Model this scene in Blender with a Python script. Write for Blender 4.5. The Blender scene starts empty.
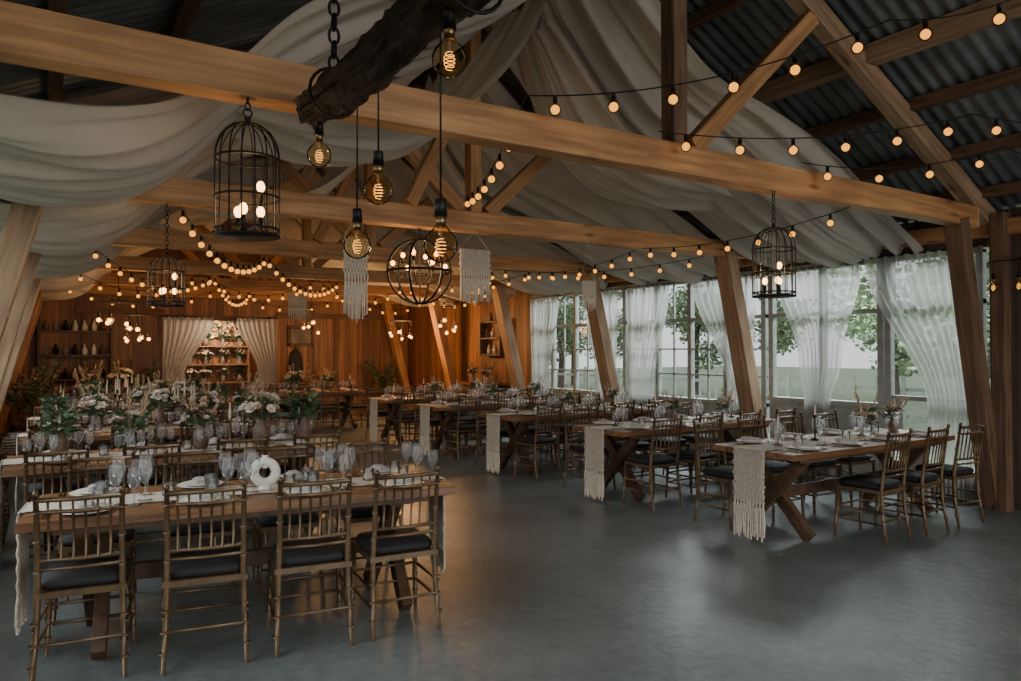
import bpy, math, random
from mathutils import Vector, Matrix, noise
random.seed(7)
R=random.uniform
SC=bpy.context.scene
COL=SC.collection
pi=math.pi
# ------------------------------------------------------------ materials
def newmat(name):
    m=bpy.data.materials.new(name); m.use_nodes=True
    nt=m.node_tree; nt.nodes.clear()
    out=nt.nodes.new('ShaderNodeOutputMaterial')
    return m,nt,out
def N(nt,t,**k):
    n=nt.nodes.new(t)
    for a,b in k.items(): setattr(n,a,b)
    return n
def pbr(name,c1,c2=None,rough=.6,metal=0,scale=8,stretch=(1,1,1),bump=.1,island=0,detail=5,sheen=0,dist=0.02,spec=.5,knots=0):
    m,nt,out=newmat(name); L=nt.links.new
    if c2 is None: c2=tuple(x*.75 for x in c1)
    b=N(nt,'ShaderNodeBsdfPrincipled')
    tc=N(nt,'ShaderNodeTexCoord'); mp=N(nt,'ShaderNodeMapping'); mp.inputs['Scale'].default_value=stretch
    L(tc.outputs['Object'],mp.inputs[0])
    nz=N(nt,'ShaderNodeTexNoise'); nz.inputs['Scale'].default_value=scale; nz.inputs['Detail'].default_value=detail
    L(mp.outputs[0],nz.inputs['Vector'])
    rp=N(nt,'ShaderNodeValToRGB'); e=rp.color_ramp.elements
    e[0].position=.35; e[1].position=.68; e[0].color=(*c2,1); e[1].color=(*c1,1)
    L(nz.outputs['Fac'],rp.inputs[0]); col=rp.outputs[0]
    if island:
        g=N(nt,'ShaderNodeNewGeometry'); hs=N(nt,'ShaderNodeHueSaturation')
        mr=N(nt,'ShaderNodeMapRange'); mr.inputs['To Min'].default_value=1-island; mr.inputs['To Max'].default_value=1+island
        L(g.outputs['Random Per Island'],mr.inputs[0]); L(mr.outputs[0],hs.inputs['Value']); L(col,hs.inputs['Color']); col=hs.outputs[0]
    if knots:
        mk=N(nt,'ShaderNodeMapping'); mk.inputs['Scale'].default_value=(1.6,6,6); L(tc.outputs['Object'],mk.inputs[0])
        vo=N(nt,'ShaderNodeTexVoronoi'); vo.inputs['Scale'].default_value=1.0; L(mk.outputs[0],vo.inputs['Vector'])
        rk=N(nt,'ShaderNodeValToRGB'); q=rk.color_ramp.elements; q[0].position=.04; q[0].color=(.28,.20,.15,1); q[1].position=.17; q[1].color=(1,1,1,1)
        L(vo.outputs['Distance'],rk.inputs[0])
        n2=N(nt,'ShaderNodeTexNoise'); n2.inputs['Scale'].default_value=1.3; L(tc.outputs['Object'],n2.inputs['Vector'])
        r2=N(nt,'ShaderNodeValToRGB'); q=r2.color_ramp.elements; q[0].position=.3; q[0].color=(.66,.60,.55,1); q[1].position=.65; q[1].color=(1,1,1,1)
        L(n2.outputs[0],r2.inputs[0])
        for src in(rk,r2):
            mx=N(nt,'ShaderNodeMixRGB',blend_type='MULTIPLY'); mx.inputs[0].default_value=knots; L(col,mx.inputs[1]); L(src.outputs[0],mx.inputs[2]); col=mx.outputs[0]
    L(col,b.inputs['Base Color'])
    b.inputs['Roughness'].default_value=rough; b.inputs['Metallic'].default_value=metal
    b.inputs['Specular IOR Level'].default_value=spec
    if sheen: b.inputs['Sheen Weight'].default_value=sheen
    if bump:
        bp=N(nt,'ShaderNodeBump'); bp.inputs['Strength'].default_value=bump; bp.inputs['Distance'].default_value=dist
        L(nz.outputs['Fac'],bp.inputs['Height']); L(bp.outputs[0],b.inputs['Normal'])
    L(b.outputs[0],out.inputs[0]); return m
def emis(name,c,s):
    m,nt,out=newmat(name); e=N(nt,'ShaderNodeEmission'); e.inputs[0].default_value=(*c,1); e.inputs[1].default_value=s
    nt.links.new(e.outputs[0],out.inputs[0]); m.cycles.emission_sampling='NONE'; return m
def glassm(name,tint=(1,1,1),blend=.15,haze=0):
    m,nt,out=newmat(name); L=nt.links.new
    t=N(nt,'ShaderNodeBsdfTransparent'); t.inputs[0].default_value=(*tint,1)
    g=N(nt,'ShaderNodeBsdfGlossy'); g.inputs['Roughness'].default_value=.06
    f=N(nt,'ShaderNodeLayerWeight'); f.inputs[0].default_value=blend
    src=t.outputs[0]
    if haze:
        d=N(nt,'ShaderNodeBsdfTranslucent'); d.inputs[0].default_value=(.9,.92,.95,1); d2=N(nt,'ShaderNodeBsdfDiffuse'); d2.inputs[0].default_value=(.9,.92,.95,1)
        a=N(nt,'ShaderNodeMixShader'); a.inputs[0].default_value=.5; L(d.outputs[0],a.inputs[1]); L(d2.outputs[0],a.inputs[2])
        h=N(nt,'ShaderNodeMixShader'); h.inputs[0].default_value=haze; L(src,h.inputs[1]); L(a.outputs[0],h.inputs[2]); src=h.outputs[0]
    mx=N(nt,'ShaderNodeMixShader'); L(f.outputs['Fresnel'],mx.inputs[0]); L(src,mx.inputs[1]); L(g.outputs[0],mx.inputs[2])
    L(mx.outputs[0],out.inputs[0]); return m
def cloth(name,c,transp,transl,scale=30):
    m,nt,out=newmat(name); L=nt.links.new
    tc=N(nt,'ShaderNodeTexCoord'); nz=N(nt,'ShaderNodeTexNoise'); nz.inputs['Scale'].default_value=scale
    L(tc.outputs['Object'],nz.inputs['Vector'])
    rp=N(nt,'ShaderNodeValToRGB'); e=rp.color_ramp.elements; e[0].color=(*[x*.85 for x in c],1); e[1].color=(*c,1)
    L(nz.outputs['Fac'],rp.inputs[0])
    d=N(nt,'ShaderNodeBsdfDiffuse'); tl=N(nt,'ShaderNodeBsdfTranslucent'); tr=N(nt,'ShaderNodeBsdfTransparent')
    L(rp.outputs[0],d.inputs[0]); L(rp.outputs[0],tl.inputs[0])
    a=N(nt,'ShaderNodeMixShader'); a.inputs[0].default_value=transl; L(d.outputs[0],a.inputs[1]); L(tl.outputs[0],a.inputs[2])
    b=N(nt,'ShaderNodeMixShader'); b.inputs[0].default_value=transp; L(a.outputs[0],b.inputs[1]); L(tr.outputs[0],b.inputs[2])
    L(b.outputs[0],out.inputs[0]); return m

M_pine=pbr('pine_timber',(.56,.30,.13),(.32,.155,.062),.6,0,2.6,(.6,9,9),.25,0,knots=.85)
M_pinew=pbr('pale_post_timber',(.42,.28,.175),(.24,.15,.088),.65,0,2.6,(.6,9,9),.25,knots=.9)
M_darkw=pbr('dark_rafter_timber',(.19,.11,.065),(.09,.05,.03),.75,0,3,(.6,8,8),.25,knots=.6)
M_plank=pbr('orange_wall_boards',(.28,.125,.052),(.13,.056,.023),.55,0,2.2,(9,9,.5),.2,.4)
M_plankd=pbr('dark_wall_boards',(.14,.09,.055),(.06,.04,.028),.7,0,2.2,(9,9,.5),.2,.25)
M_corr=pbr('corrugated_metal',(.19,.215,.235),(.10,.12,.13),.45,.3,3,(1,1,1),.05)
M_tab=pbr('table_top_wood',(.26,.125,.055),(.12,.055,.024),.42,0,3,(.7,11,11),.15,.15)
M_tleg=pbr('table_leg_wood',(.12,.065,.035),(.06,.032,.018),.55,0,4,(4,4,4),.15)
M_chair=pbr('bronze_chair_wood',(.16,.102,.054),(.085,.053,.028),.34,.25,14,(1,1,1),.05)
M_cush=pbr('black_cushion',(.012,.012,.014),(.007,.007,.008),.75,0,60,(1,1,1),.1)
M_iron=pbr('black_iron',(.018,.016,.015),(.010,.009,.009),.5,.6,30,(1,1,1),.1)
M_bark=pbr('charred_bark',(.085,.06,.045),(.014,.011,.009),.95,0,7,(3,.5,3),1.0,0,10,0,.08,.2)
M_brass=pbr('aged_brass',(.30,.20,.09),(.18,.11,.05),.35,.9,20,(1,1,1),.05)
M_rope=pbr('cotton_macrame',(.70,.63,.53),(.50,.44,.36),.9,0,60,(1,1,1),.3)
M_drape=cloth('drape_fabric',(.60,.56,.51),.03,.30,4)
M_sheer=cloth('sheer_fabric',(.58,.58,.55),.40,.52)
M_grey=cloth('stage_curtain_fabric',(.52,.48,.44),.0,.15)
M_glass=glassm('clear_glass',(.97,.98,.98),.17,.10)
M_pane=glassm('window_glass',(.93,.96,.95),.12)
M_bglass=glassm('amber_bulb_glass',(1,.86,.62),.12)
M_frame=pbr('painted_window_frame',(.36,.38,.35),(.26,.28,.26),.5,0,10,(1,1,1),.05)
M_ceram=pbr('white_ceramic',(.74,.71,.66),(.62,.59,.54),.35,0,12)
M_napk=pbr('linen_napkin',(.46,.44,.41),(.36,.34,.32),.9,0,50)
M_wax=pbr('candle_wax',(.60,.50,.38),(.50,.42,.31),.5,0,10,bump=0)
M_leaf=pbr('green_leaves',(.08,.13,.055),(.04,.07,.03),.55,0,20,island=.35)
M_eleaf=pbr('tree_leaves',(.30,.38,.24),(.20,.28,.15),.6,0,2,island=.35)
M_stem=pbr('stems',(.08,.10,.04),None,.7)
M_white=pbr('white_petals',(.72,.66,.58),(.56,.49,.41),.7,0,30,island=.2)
M_peach=pbr('peach_petals',(.56,.38,.28),(.45,.28,.20),.7,0,30,island=.2)
M_rust=pbr('rust_petals',(.26,.10,.065),(.16,.055,.035),.7,0,30,island=.2)
M_pamp=pbr('dried_grass',(.48,.35,.22),(.34,.24,.15),.9,0,40,island=.2)
M_vaseb=pbr('brown_stoneware',(.16,.10,.07),(.09,.055,.04),.5,0,15)
M_wick=pbr('wicker',(.24,.16,.09),(.12,.08,.045),.8,0,40,bump=.5)
M_bulb=emis('festoon_glow',(1,.44,.08),2.0)
M_fil=emis('filament_glow',(1,.46,.11),4)
M_flame=emis('lamp_glow',(1,.52,.17),8)
M_bark2=pbr('tree_bark',(.14,.12,.10),(.08,.07,.06),.9)
M_grass=pbr('lawn',(.30,.35,.25),(.20,.25,.16),.9,0,3)
M_art=pbr('dark_print',(.05,.05,.05),(.18,.13,.08),.5,0,5)
M_coat=pbr('dark_wool',(.02,.02,.025),None,.9)

# floor
def floor_mat():
    m,nt,out=newmat('painted_concrete'); L=nt.links.new
    b=N(nt,'ShaderNodeBsdfPrincipled'); tc=N(nt,'ShaderNodeTexCoord')
    n1=N(nt,'ShaderNodeTexNoise'); n1.inputs['Scale'].default_value=.9; n1.inputs['Detail'].default_value=8; n1.inputs['Roughness'].default_value=.65
    n2=N(nt,'ShaderNodeTexNoise'); n2.inputs['Scale'].default_value=14; n2.inputs['Detail'].default_value=8
    n3=N(nt,'ShaderNodeTexNoise'); n3.inputs['Scale'].default_value=3; n3.inputs['Detail'].default_value=4
    for n in (n1,n2,n3): L(tc.outputs['Object'],n.inputs['Vector'])
    r=N(nt,'ShaderNodeValToRGB'); e=r.color_ramp.elements; e[0].position=.3; e[0].color=(.105,.125,.126,1); e[1].position=.72; e[1].color=(.20,.225,.222,1)
    L(n1.outputs[0],r.inputs[0])
    r2=N(nt,'ShaderNodeValToRGB'); e=r2.color_ramp.elements; e[0].position=.2; e[0].color=(.74,.74,.74,1); e[1].position=.8; e[1].color=(1.15,1.15,1.15,1)
    L(n2.outputs[0],r2.inputs[0])
    mx=N(nt,'ShaderNodeMixRGB',blend_type='MULTIPLY'); mx.inputs[0].default_value=1; L(r.outputs[0],mx.inputs[1]); L(r2.outputs[0],mx.inputs[2])
    L(mx.outputs[0],b.inputs['Base Color'])
    mr=N(nt,'ShaderNodeMapRange'); mr.inputs['To Min'].default_value=.24; mr.inputs['To Max'].default_value=.46; L(n3.outputs[0],mr.inputs[0]); L(mr.outputs[0],b.inputs['Roughness'])
    bp=N(nt,'ShaderNodeBump'); bp.inputs['Strength'].default_value=.2; bp.inputs['Distance'].default_value=.02; L(n2.outputs[0],bp.inputs['Height']); L(bp.outputs[0],b.inputs['Normal'])
    L(b.outputs[0],out.inputs[0]); return m
M_floor=floor_mat()

# ------------------------------------------------------------ mesh builder
class MB:
    def __init__(s): s.v=[];s.f=[];s.m=[];s.s=[];s.mats=[];s.X=None
    def mi(s,mat):
        if mat not in s.mats: s.mats.append(mat)
        return s.mats.index(mat)
    def add(s,vs,fs,mat,smooth=False):
        o=len(s.v); X=s.X
        s.v+= [tuple(X@Vector(v)) for v in vs] if X else [tuple(v) for v in vs]
        k=s.mi(mat)
        for f in fs: s.f.append(tuple(i+o for i in f)); s.m.append(k); s.s.append(smooth)
    def box(s,c,d,mat,M=None):
        x,y,z=d[0]/2,d[1]/2,d[2]/2
        vs=[Vector((a*x,b*y,e*z)) for a in(-1,1) for b in(-1,1) for e in(-1,1)]
        if M: vs=[M@v for v in vs]
        vs=[v+Vector(c) for v in vs]
        s.add(vs,[(0,1,3,2),(4,6,7,5),(0,4,5,1),(2,3,7,6),(0,2,6,4),(1,5,7,3)],mat)
    def tube(s,pts,r,seg,mat,closed=False,caps=True,smooth=True):
        pts=[Vector(p) for p in pts]; n=len(pts); vs=[];fs=[]
        rr=r if isinstance(r,(list,tuple)) else [r]*n
        prev=None
        for i,p in enumerate(pts):
            if closed: t=pts[(i+1)%n]-pts[i-1]
            else: t=pts[min(i+1,n-1)]-pts[max(i-1,0)]
            if t.length<1e-9: t=Vector((0,0,1))
            t.normalize()
            if prev is None:
                up=Vector((0,0,1)) if abs(t.z)<.9 else Vector((0,1,0))
                a=t.cross(up).normalized()
            else:
                a=(prev-t*prev.dot(t))
                a=a.normalized() if a.length>1e-6 else prev
            prev=a; b=t.cross(a)
            for k in range(seg):
                q=2*pi*k/seg; vs.append(p+(a*math.cos(q)+b*math.sin(q))*rr[i])
        m=n if closed else n-1
        for i in range(m):
            j=(i+1)%n
            for k in range(seg):
                l=(k+1)%seg; fs.append((i*seg+k,j*seg+k,j*seg+l,i*seg+l))
        if caps and not closed:
            fs.append(tuple(range(seg-1,-1,-1))); fs.append(tuple((n-1)*seg+k for k in range(seg)))
        s.add(vs,fs,mat,smooth)
    def cyl(s,a,b,r,mat,seg=8,r2=None): s.tube([a,b],[r,r if r2 is None else r2],seg,mat)
    def lathe(s,prof,c,seg,mat,smooth=True,sx=1,sy=1):
        vs=[];fs=[];n=len(prof)
        for (r,z) in prof:
            for k in range(seg):
                q=2*pi*k/seg; vs.append((c[0]+r*sx*math.cos(q),c[1]+r*sy*math.sin(q),c[2]+z))
        for i in range(n-1):
            for k in range(seg):
                l=(k+1)%seg; fs.append((i*seg+k,i*seg+l,(i+1)*seg+l,(i+1)*seg+k))
        s.add(vs,fs,mat,smooth)
    def sphere(s,c,r,mat,seg=8,rings=6,sz=1):
        s.lathe([(max(r*math.sin(pi*i/rings),.0002),-r*sz*math.cos(pi*i/rings)) for i in range(rings+1)],c,seg,mat)
    def ring(s,c,R_,r,mat,axis='z',n=24,seg=6,M=None):
        pts=[]
        for i in range(n):
            q=2*pi*i/n; a,b=R_*math.cos(q),R_*math.sin(q)
            p=Vector({'z':(a,b,0),'x':(0,a,b),'y':(a,0,b)}[axis])
            if M: p=M@p
            pts.append(p+Vector(c))
        s.tube(pts,r,seg,mat,closed=True)
    def chain(s,a,b,mat,L=.05,r=.005,w=.5):
        a=Vector(a);b=Vector(b); n=max(1,int((a-b).length/(L*.8))); 
        for i in range(n):
            c=a+(b-a)*((i+.5)/n); pts=[]
            for k in range(10):
                q=2*pi*k/10; u=math.cos(q)*L*w*.6; v=math.sin(q)*L*.5
                pts.append(c+Vector((u,0,v) if i%2 else (0,u,v)))
            s.tube(pts,r,5,mat,closed=True)
    def mesh(s,name):
        me=bpy.data.meshes.new(name); me.from_pydata(s.v,[],s.f)
        for m in s.mats: me.materials.append(m)
        me.polygons.foreach_set('material_index',s.m); me.polygons.foreach_set('use_smooth',s.s); me.update(); return me
    def obj(s,name,loc=(0,0,0),rz=0,parent=None,bevel=0):
        return put(s.mesh(name),name,loc,rz,parent,bevel)
def put(me,name,loc=(0,0,0),rz=0,parent=None,bevel=0,sc=1):
    o=bpy.data.objects.new(name,me); o.location=loc; o.rotation_euler=(0,0,rz); o.scale=(sc,)*3
    COL.objects.link(o)
    if parent: o.parent=parent
    if bevel:
        b=o.modifiers.new('b','BEVEL'); b.width=bevel; b.segments=2; b.limit_method='ANGLE'
    return o
def empty(name,loc=(0,0,0)):
    e=bpy.data.objects.new(name,None); e.location=loc; COL.objects.link(e); e.empty_display_size=.1; return e
def timber(name,a,b,w,h,mat,parent=None,bevel=.008):
    a=Vector(a);b=Vector(b);d=b-a;L=d.length;x=d.normalized()
    up=Vector((0,0,1)) if abs(x.z)<.95 else Vector((0,1,0))
    y=up.cross(x).normalized(); z=x.cross(y)
    mb=MB(); n=max(2,int(L/.6)); vs=[];fs=[]
    sd=R(0,50)
    for i in range(n+1):
        t=-L/2+L*i/n; jy=(noise.noise(Vector((t*.5,sd,0))))*.012; jz=(noise.noise(Vector((t*.5,0,sd))))*.012
        for (p,q) in ((-1,-1),(1,-1),(1,1),(-1,1)): vs.append((t,p*w/2+jy,q*h/2+jz))
    for i in range(n):
        for k in range(4):
            l=(k+1)%4; fs.append((i*4+k,(i+1)*4+k,(i+1)*4+l,i*4+l))
    fs.append((3,2,1,0)); fs.append((n*4,n*4+1,n*4+2,n*4+3))
    mb.add(vs,fs,mat)
    o=mb.obj(name,parent=parent,bevel=bevel)
    Mx=Matrix((x,y,z)).transposed().to_4x4(); Mx.translation=(a+b)/2
    if parent: Mx.translation-=parent.location
    o.matrix_local=Mx; return o

# ------------------------------------------------------------ room shell
XL,XR,YB,YF,XC=-.9,8.2,17.9,-3.5,3.65
RZ=lambda x:5.3-.495*abs(x-XC)
mb=MB(); mb.box((XC,(YB+YF)/2+1,-.05),(XR-XL+.3,YB-YF+2.6,.1),M_floor); mb.obj('floor')
def roof(sign):
    vs=[];fs=[]; ny=int((YB-YF+.6)/.02); 
    xe=XC+sign*(XR-XC+.35)
    for j in range(ny+1):
        y=YF-.3+j*.02; dz=.016*math.sin(2*pi*y/.12)
        vs.append((XC,y,5.3+dz)); vs.append((xe,y,RZ(xe)+dz))
    for j in range(ny): fs.append((2*j,2*j+1,2*j+3,2*j+2))
    return vs,fs
mb=MB()
for s in(-1,1):
    v,f=roof(s); mb.add(v,f,M_corr,True)
mb.obj('ceiling')
def plankwall(mb,axis,pos,a,b,z0,z1,mat,w=.16,t=.03,top=None):
    n=max(1,round((b-a)/w)); w=(b-a)/n
    for i in range(n):
        c=a+w*(i+.5); zt=z1 if top is None else top(c); j=R(-.004,.004)
        if axis=='x': mb.box((pos+j,c,(z0+zt)/2),(t,w-.006,zt-z0),mat)
        else: mb.box((c,pos+j,(z0+zt)/2),(w-.006,t,zt-z0),mat)
def backing(mb,axis,pos,a,b,z0,z1,mat):
    if axis=='x': mb.box((pos,(a+b)/2,(z0+z1)/2),(.02,b-a,z1-z0),mat)
    else: mb.box(((a+b)/2,pos,(z0+z1)/2),(b-a,.02,z1-z0),mat)
HT=3.02
for side,X,sg in(('right',XR,1),('left',XL,-1)):
    mb=MB()
    wy0=3.65 if side=='right' else -2
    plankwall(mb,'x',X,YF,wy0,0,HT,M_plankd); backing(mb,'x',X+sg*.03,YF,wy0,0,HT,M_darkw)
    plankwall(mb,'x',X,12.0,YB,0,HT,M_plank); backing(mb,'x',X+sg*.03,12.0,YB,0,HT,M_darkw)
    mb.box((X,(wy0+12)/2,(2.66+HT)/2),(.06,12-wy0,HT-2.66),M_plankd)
    mb.obj('wall_'+side)
mb=MB(); OX0,OX1,OZ=2.35,4.5,2.3
gt=lambda x:RZ(x)-.02
plankwall(mb,'y',YB,XL,OX0,0,0,M_plank,top=gt); plankwall(mb,'y',YB,OX1,XR,0,0,M_plank,top=gt)
plankwall(mb,'y',YB,OX0,OX1,OZ,0,M_plank,top=gt)
yb=YB+.04
mb.add([(XL,yb,0),(OX0,yb,0),(OX0,yb,OZ),(OX1,yb,OZ),(OX1,yb,0),(XR,yb,0),(XR,yb,RZ(XR)),(XC,yb,5.3),(XL,yb,RZ(XL))],[(0,1,2,7,8),(2,3,7),(3,4,5,6,7)],M_darkw)
mb.obj('wall_back')
mb=MB()
for cx in(2.30,4.55): mb.box((cx,YB-.04,1.2),(.1,.06,2.4),M_darkw)
mb.box((3.425,YB-.04,2.35),(2.35,.06,.12),M_darkw)
mb.obj('trim_1')
mb=MB(); mb.box((1.4,YB-.05,2.45),(1.7,.08,.12),M_darkw); mb.box((.7,YB-.04,1.2),(.12,.06,2.4),M_darkw); mb.box((6.4,YB-.05,2.45),(3.4,.08,.12),M_darkw); mb.box((6.2,YB-.04,1.2),(.12,.06,2.4),M_darkw); mb.obj('trim_2')
mb=MB(); mb.box((3.42,19.4,1.3),(3.2,.05,2.7),M_plank); mb.box((1.85,18.65,1.3),(.05,1.5,2.7),M_plank); mb.box((5.0,18.65,1.3),(.05,1.5,2.7),M_plank)
mb.box((3.42,18.65,2.65),(3.2,1.5,.05),M_plank); mb.obj('wall_alcove')
mb=MB(); plankwall(mb,'y',YF,XL,-.2,0,0,M_plankd,top=gt); plankwall(mb,'y',YF,7.5,XR,0,0,M_plankd,top=gt); mb.obj('wall_front')  # unseen end wall, middle left open so the added front fill gets in

# ------------------------------------------------------------ windows
def window(name,X,y0,y1,z0,z1,nv,rows,muntin=False,panel=True):
    mb=MB(); t=.07
    if panel:
        mb.box((X,(y0+y1)/2,z0/2),(.05,y1-y0,z0),M_frame)
        k=max(1,round((y1-y0)/.7))
        for i in range(k):
            w=(y1-y0)/k; c=y0+w*(i+.5)
            for s in(-1,1): mb.box((X+s*.03,c,z0/2),(.02,w-.16,z0-.18),M_frame)
    mb.box((X,(y0+y1)/2,z0),(.14,y1-y0,.05),M_frame); mb.box((X,(y0+y1)/2,z1),(.1,y1-y0,.07),M_frame)
    for i in range(nv+1):
        y=y0+(y1-y0)*i/nv; mb.box((X,min(max(y,y0+t/2),y1-t/2),(z0+z1)/2),(.08,t,z1-z0),M_frame)
    for z in rows: mb.box((X,(y0+y1)/2,z),(.075,y1-y0,.05),M_frame)
    if muntin:
        for i in range(nv*2):
            if i%2==0:
                y=y0+(y1-y0)*(i+1)/(nv*2); mb.box((X,y,(z0+z1)/2),(.03,.022,z1-z0),M_frame)
        for z in(z0+.38,z0+.76): mb.box((X,(y0+y1)/2,z),(.03,y1-y0,.022),M_frame)
    mb.add([(X,y0,z0),(X,y1,z0),(X,y1,z1),(X,y0,z1)],[(0,1,2,3)],M_pane)
    return mb.obj(name)
window('window_1',XR,3.7,4.75,.28,2.64,1,[2.1,1.05])
window('window_2',XR,4.77,6.35,.95,2.64,2,[2.05])
window('window_3',XR,6.4,9.15,.85,2.64,4,[2.05],True)
window('window_4',XR,9.2,11.98,.85,2.64,4,[2.05],True)
window('fill_window_5',XL,.82,3.6,.85,2.64,3,[2.05],True)  # unseen window, added so more daylight reaches the foreground
window('window_6',XL,3.62,6.38,.85,2.64,3,[2.05],True)
window('window_7',XL,6.4,9.18,.85,2.64,3,[2.05],True)
window('window_8',XL,9.2,11.98,.85,2.64,3,[2.05],True)
window('fill_window_9',XL,-1.98,.8,.85,2.64,3,[2.05],True)  # out of view behind the camera, added to brighten the near end

# ------------------------------------------------------------ trusses
TY=[.8,3.6,6.4,9.2,12.0,14.8,17.5,-2.0]
for k,y in enumerate(TY):
    e=empty('roof_truss',(XC,y,2.88))
    xl,xr=-.3,7.6
    mt=M_pine
    zl=2.90 if k==1 else 2.88
    timber('tie_beam',(xl-.1,y,zl),(xr+.1,y,2.90),.15,.205,mt,e)
    for s in(-1,1):
        xe=XC+s*4.6; timber('principal_rafter',(xe,y,RZ(xe)-.2),(XC,y,RZ(XC)-.2),.13,.18,M_darkw if k in(0,) else M_pinew,e)
        if k==1 and s==-1: timber('leaning_post',(-.84,y+.005,0),(-.42,y+.005,2.86),.14,.16,M_pine,e)
        elif k==1:
            timber('leaning_post',(8.06,y-.005,0),(7.42,y-.005,2.86),.16,.17,M_darkw,e)
            timber('upright_post',(8.03,y-.13,0),(8.0,y-.13,2.95),.13,.13,M_darkw,e)
        else: timber('leaning_post',(XC+s*4.43,y+.005,.0),(XC+s*3.72,y+.005,2.86),.18,.24,M_pinew if 1<k<5 else M_pine,e)
        if not(k==1 and s==-1): timber('strut',(XC+s*.15,y,3.0),(XC+s*1.5,y,RZ(XC+1.5)-.3),.10,.13,M_pine,e)
    timber('king_post',(XC,y,2.98),(XC,y,5.0),.13,.13,M_pine if k>1 else M_darkw,e)
    if k in(2,3): timber('steep_strut',(XC-.75,y-.1,2.99),(XC-.1,y-.1,4.3),.08,.12,M_pine,e)
e=empty('roof_purlins',(XC,7,4))
for s in(-1,1):
    for dx in(.35,1.3,2.9,3.6,4.2):
        x=XC+s*dx; timber('purlin',(x,YF+.1,RZ(x)-.07),(x,YB-.1,RZ(x)-.07),.09,.11,M_darkw,e)
timber('ridge_beam',(XC,YF+.1,5.14),(XC,YB-.1,5.14),.1,.16,M_darkw,e)
timber('long_purlin',(5.9,-1,4.10),(5.9,17,4.10),.15,.16,M_pinew,e)
for s in(-1,1): timber('wall_plate',(XC+s*4.42,YF+.1,2.82),(XC+s*4.42,YB-.1,2.82),.12,.16,M_pine,e)

# ------------------------------------------------------------ drapes
def cat(P,t):
    n=len(P)-1; x=t*n; i=min(int(x),n-1); f=x-i
    p0=P[max(i-1,0)];p1=P[i];p2=P[i+1];p3=P[min(i+2,n)]
    return tuple(.5*((2*b)+(-a+c)*f+(2*a-5*b+4*c-d)*f*f+(-a+3*b-3*c+d)*f**3) for a,b,c,d in zip(p0,p1,p2,p3))
def drape(P,y0,y1,sag,nf=7,amp=.035,sd=0,gather=.35):
    mb=MB(); nu,nv=64,120; vs=[];fs=[]
    for i in range(nu+1):
        u=i/nu; X,Z=cat(P,u)
        g=1-gather*(abs(1-2*u)**3)
        for j in range(nv+1):
            v=j/nv; yc=(y0+y1)/2; y=yc+(v-.5)*(y1-y0)*g
            w=noise.noise(Vector((u*2.2,v*nf+sd,sd)))*1.3+.5*noise.noise(Vector((u*5,v*nf*2.7,sd+5)))+.4*noise.noise(Vector((u*3,v*nf*5.5,sd+8)))
            a=amp*(1.3-.5*math.sin(pi*u))
            z=Z-sag*math.sin(pi*v)*math.sin(pi*u)**.6+a*w+.45*a*math.sin(2*pi*nf*v+3*math.sin(u*4+sd))
            z=min(z,RZ(X)-.32)
            vs.append((X+.02*w,y,z))
    for i in range(nu):
        for j in range(nv):
            a=i*(nv+1)+j; fs.append((a,a+1,a+nv+2,a+nv+1))
    mb.add(vs,fs,M_drape,True); return mb.obj('ceiling_drape')
for k in range(1,6):
    y0=TY[k]+.12; y1=TY[k+1]-.12 if k<5 else 17.35
    lf=[(3.5,4.75),(2.7,4.15),(1.9,3.95),(1.2,3.5),(.55,2.85),(-.2,2.72),(-.84,2.95)]
    drape(lf,y0+(.25 if k==1 else .05),y1-.1,.20,8,.085,k*3.1,.3)
    rt=[(3.75,4.75),(4.6,3.98),(5.4,3.72),(6.3,3.42),(7.3,3.0),(8.12,2.72)]
    drape(rt,y0+(.45 if k==1 else 0),y1,.32,8,.08,k*5.7+1,.1)
for k in (1,2,3):
    yc=TY[k]+1.5
    drape([(1.0,3.3),(1.7,3.15),(2.4,3.3),(3.0,3.85),(3.5,4.6)],yc-.55,yc+.75,.12,4,.06,k*9.3,.5)
    drape([(3.8,4.6),(4.3,3.75),(4.9,3.35),(5.7,3.25),(6.6,3.3)],yc-.1,yc+1.0,.10,4,.06,k*4.3,.5)

# ------------------------------------------------------------ curtains
def curtain(name,X,prof,z0,z1,nf,mat,axis='x',amp=.035):
    mb=MB(); nu,nv=30,nf*10; vs=[];fs=[]
    def pr(t):
        for i in range(len(prof)-1):
            if t<=prof[i+1][0]+1e-9:
                f=(t-prof[i][0])/(prof[i+1][0]-prof[i][0]); f=f*f*(3-2*f)
                return [prof[i][k]+(prof[i+1][k]-prof[i][k])*f for k in(1,2)]
        return prof[-1][1:]
    sd=R(0,99)
    for i in range(nu+1):
        t=i/nu; a,b=pr(t); 
        for j in range(nv+1):
            v=j/nv; q=a+(b-a)*v
            d=amp*math.sin(2*pi*nf*v+1.2*noise.noise(Vector((v*3,t*1.2,sd))))+.02*noise.noise(Vector((v*5,t*2,sd)))
            q+=.25*(b-a)/nf*noise.noise(Vector((v*nf,t*2,sd+9)))
            z=z0+(z1-z0)*t
            vs.append((X+d,q,z) if axis=='x' else (q,X+d,z))
    for i in range(nu):
        for j in range(nv):
            a=i*(nv+1)+j; fs.append((a,a+1,a+nv+2,a+nv+1))
    mb.add(vs,fs,mat,True)
    mb.cyl((X,prof[-1][1]-.03,z1) if axis=='x' else (prof[-1][1]-.03,X,z1),(X,prof[-1][2]+.03,z1) if axis=='x' else (prof[-1][2]+.03,X,z1),.01,M_iron,6)
    return mb.obj(name)
cx=XR-.13
curtain('sheer_curtain',cx,[(0,3.74,4.16),(.35,3.74,4.22),(1,3.74,4.95)],.04,2.66,10,M_sheer)
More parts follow.
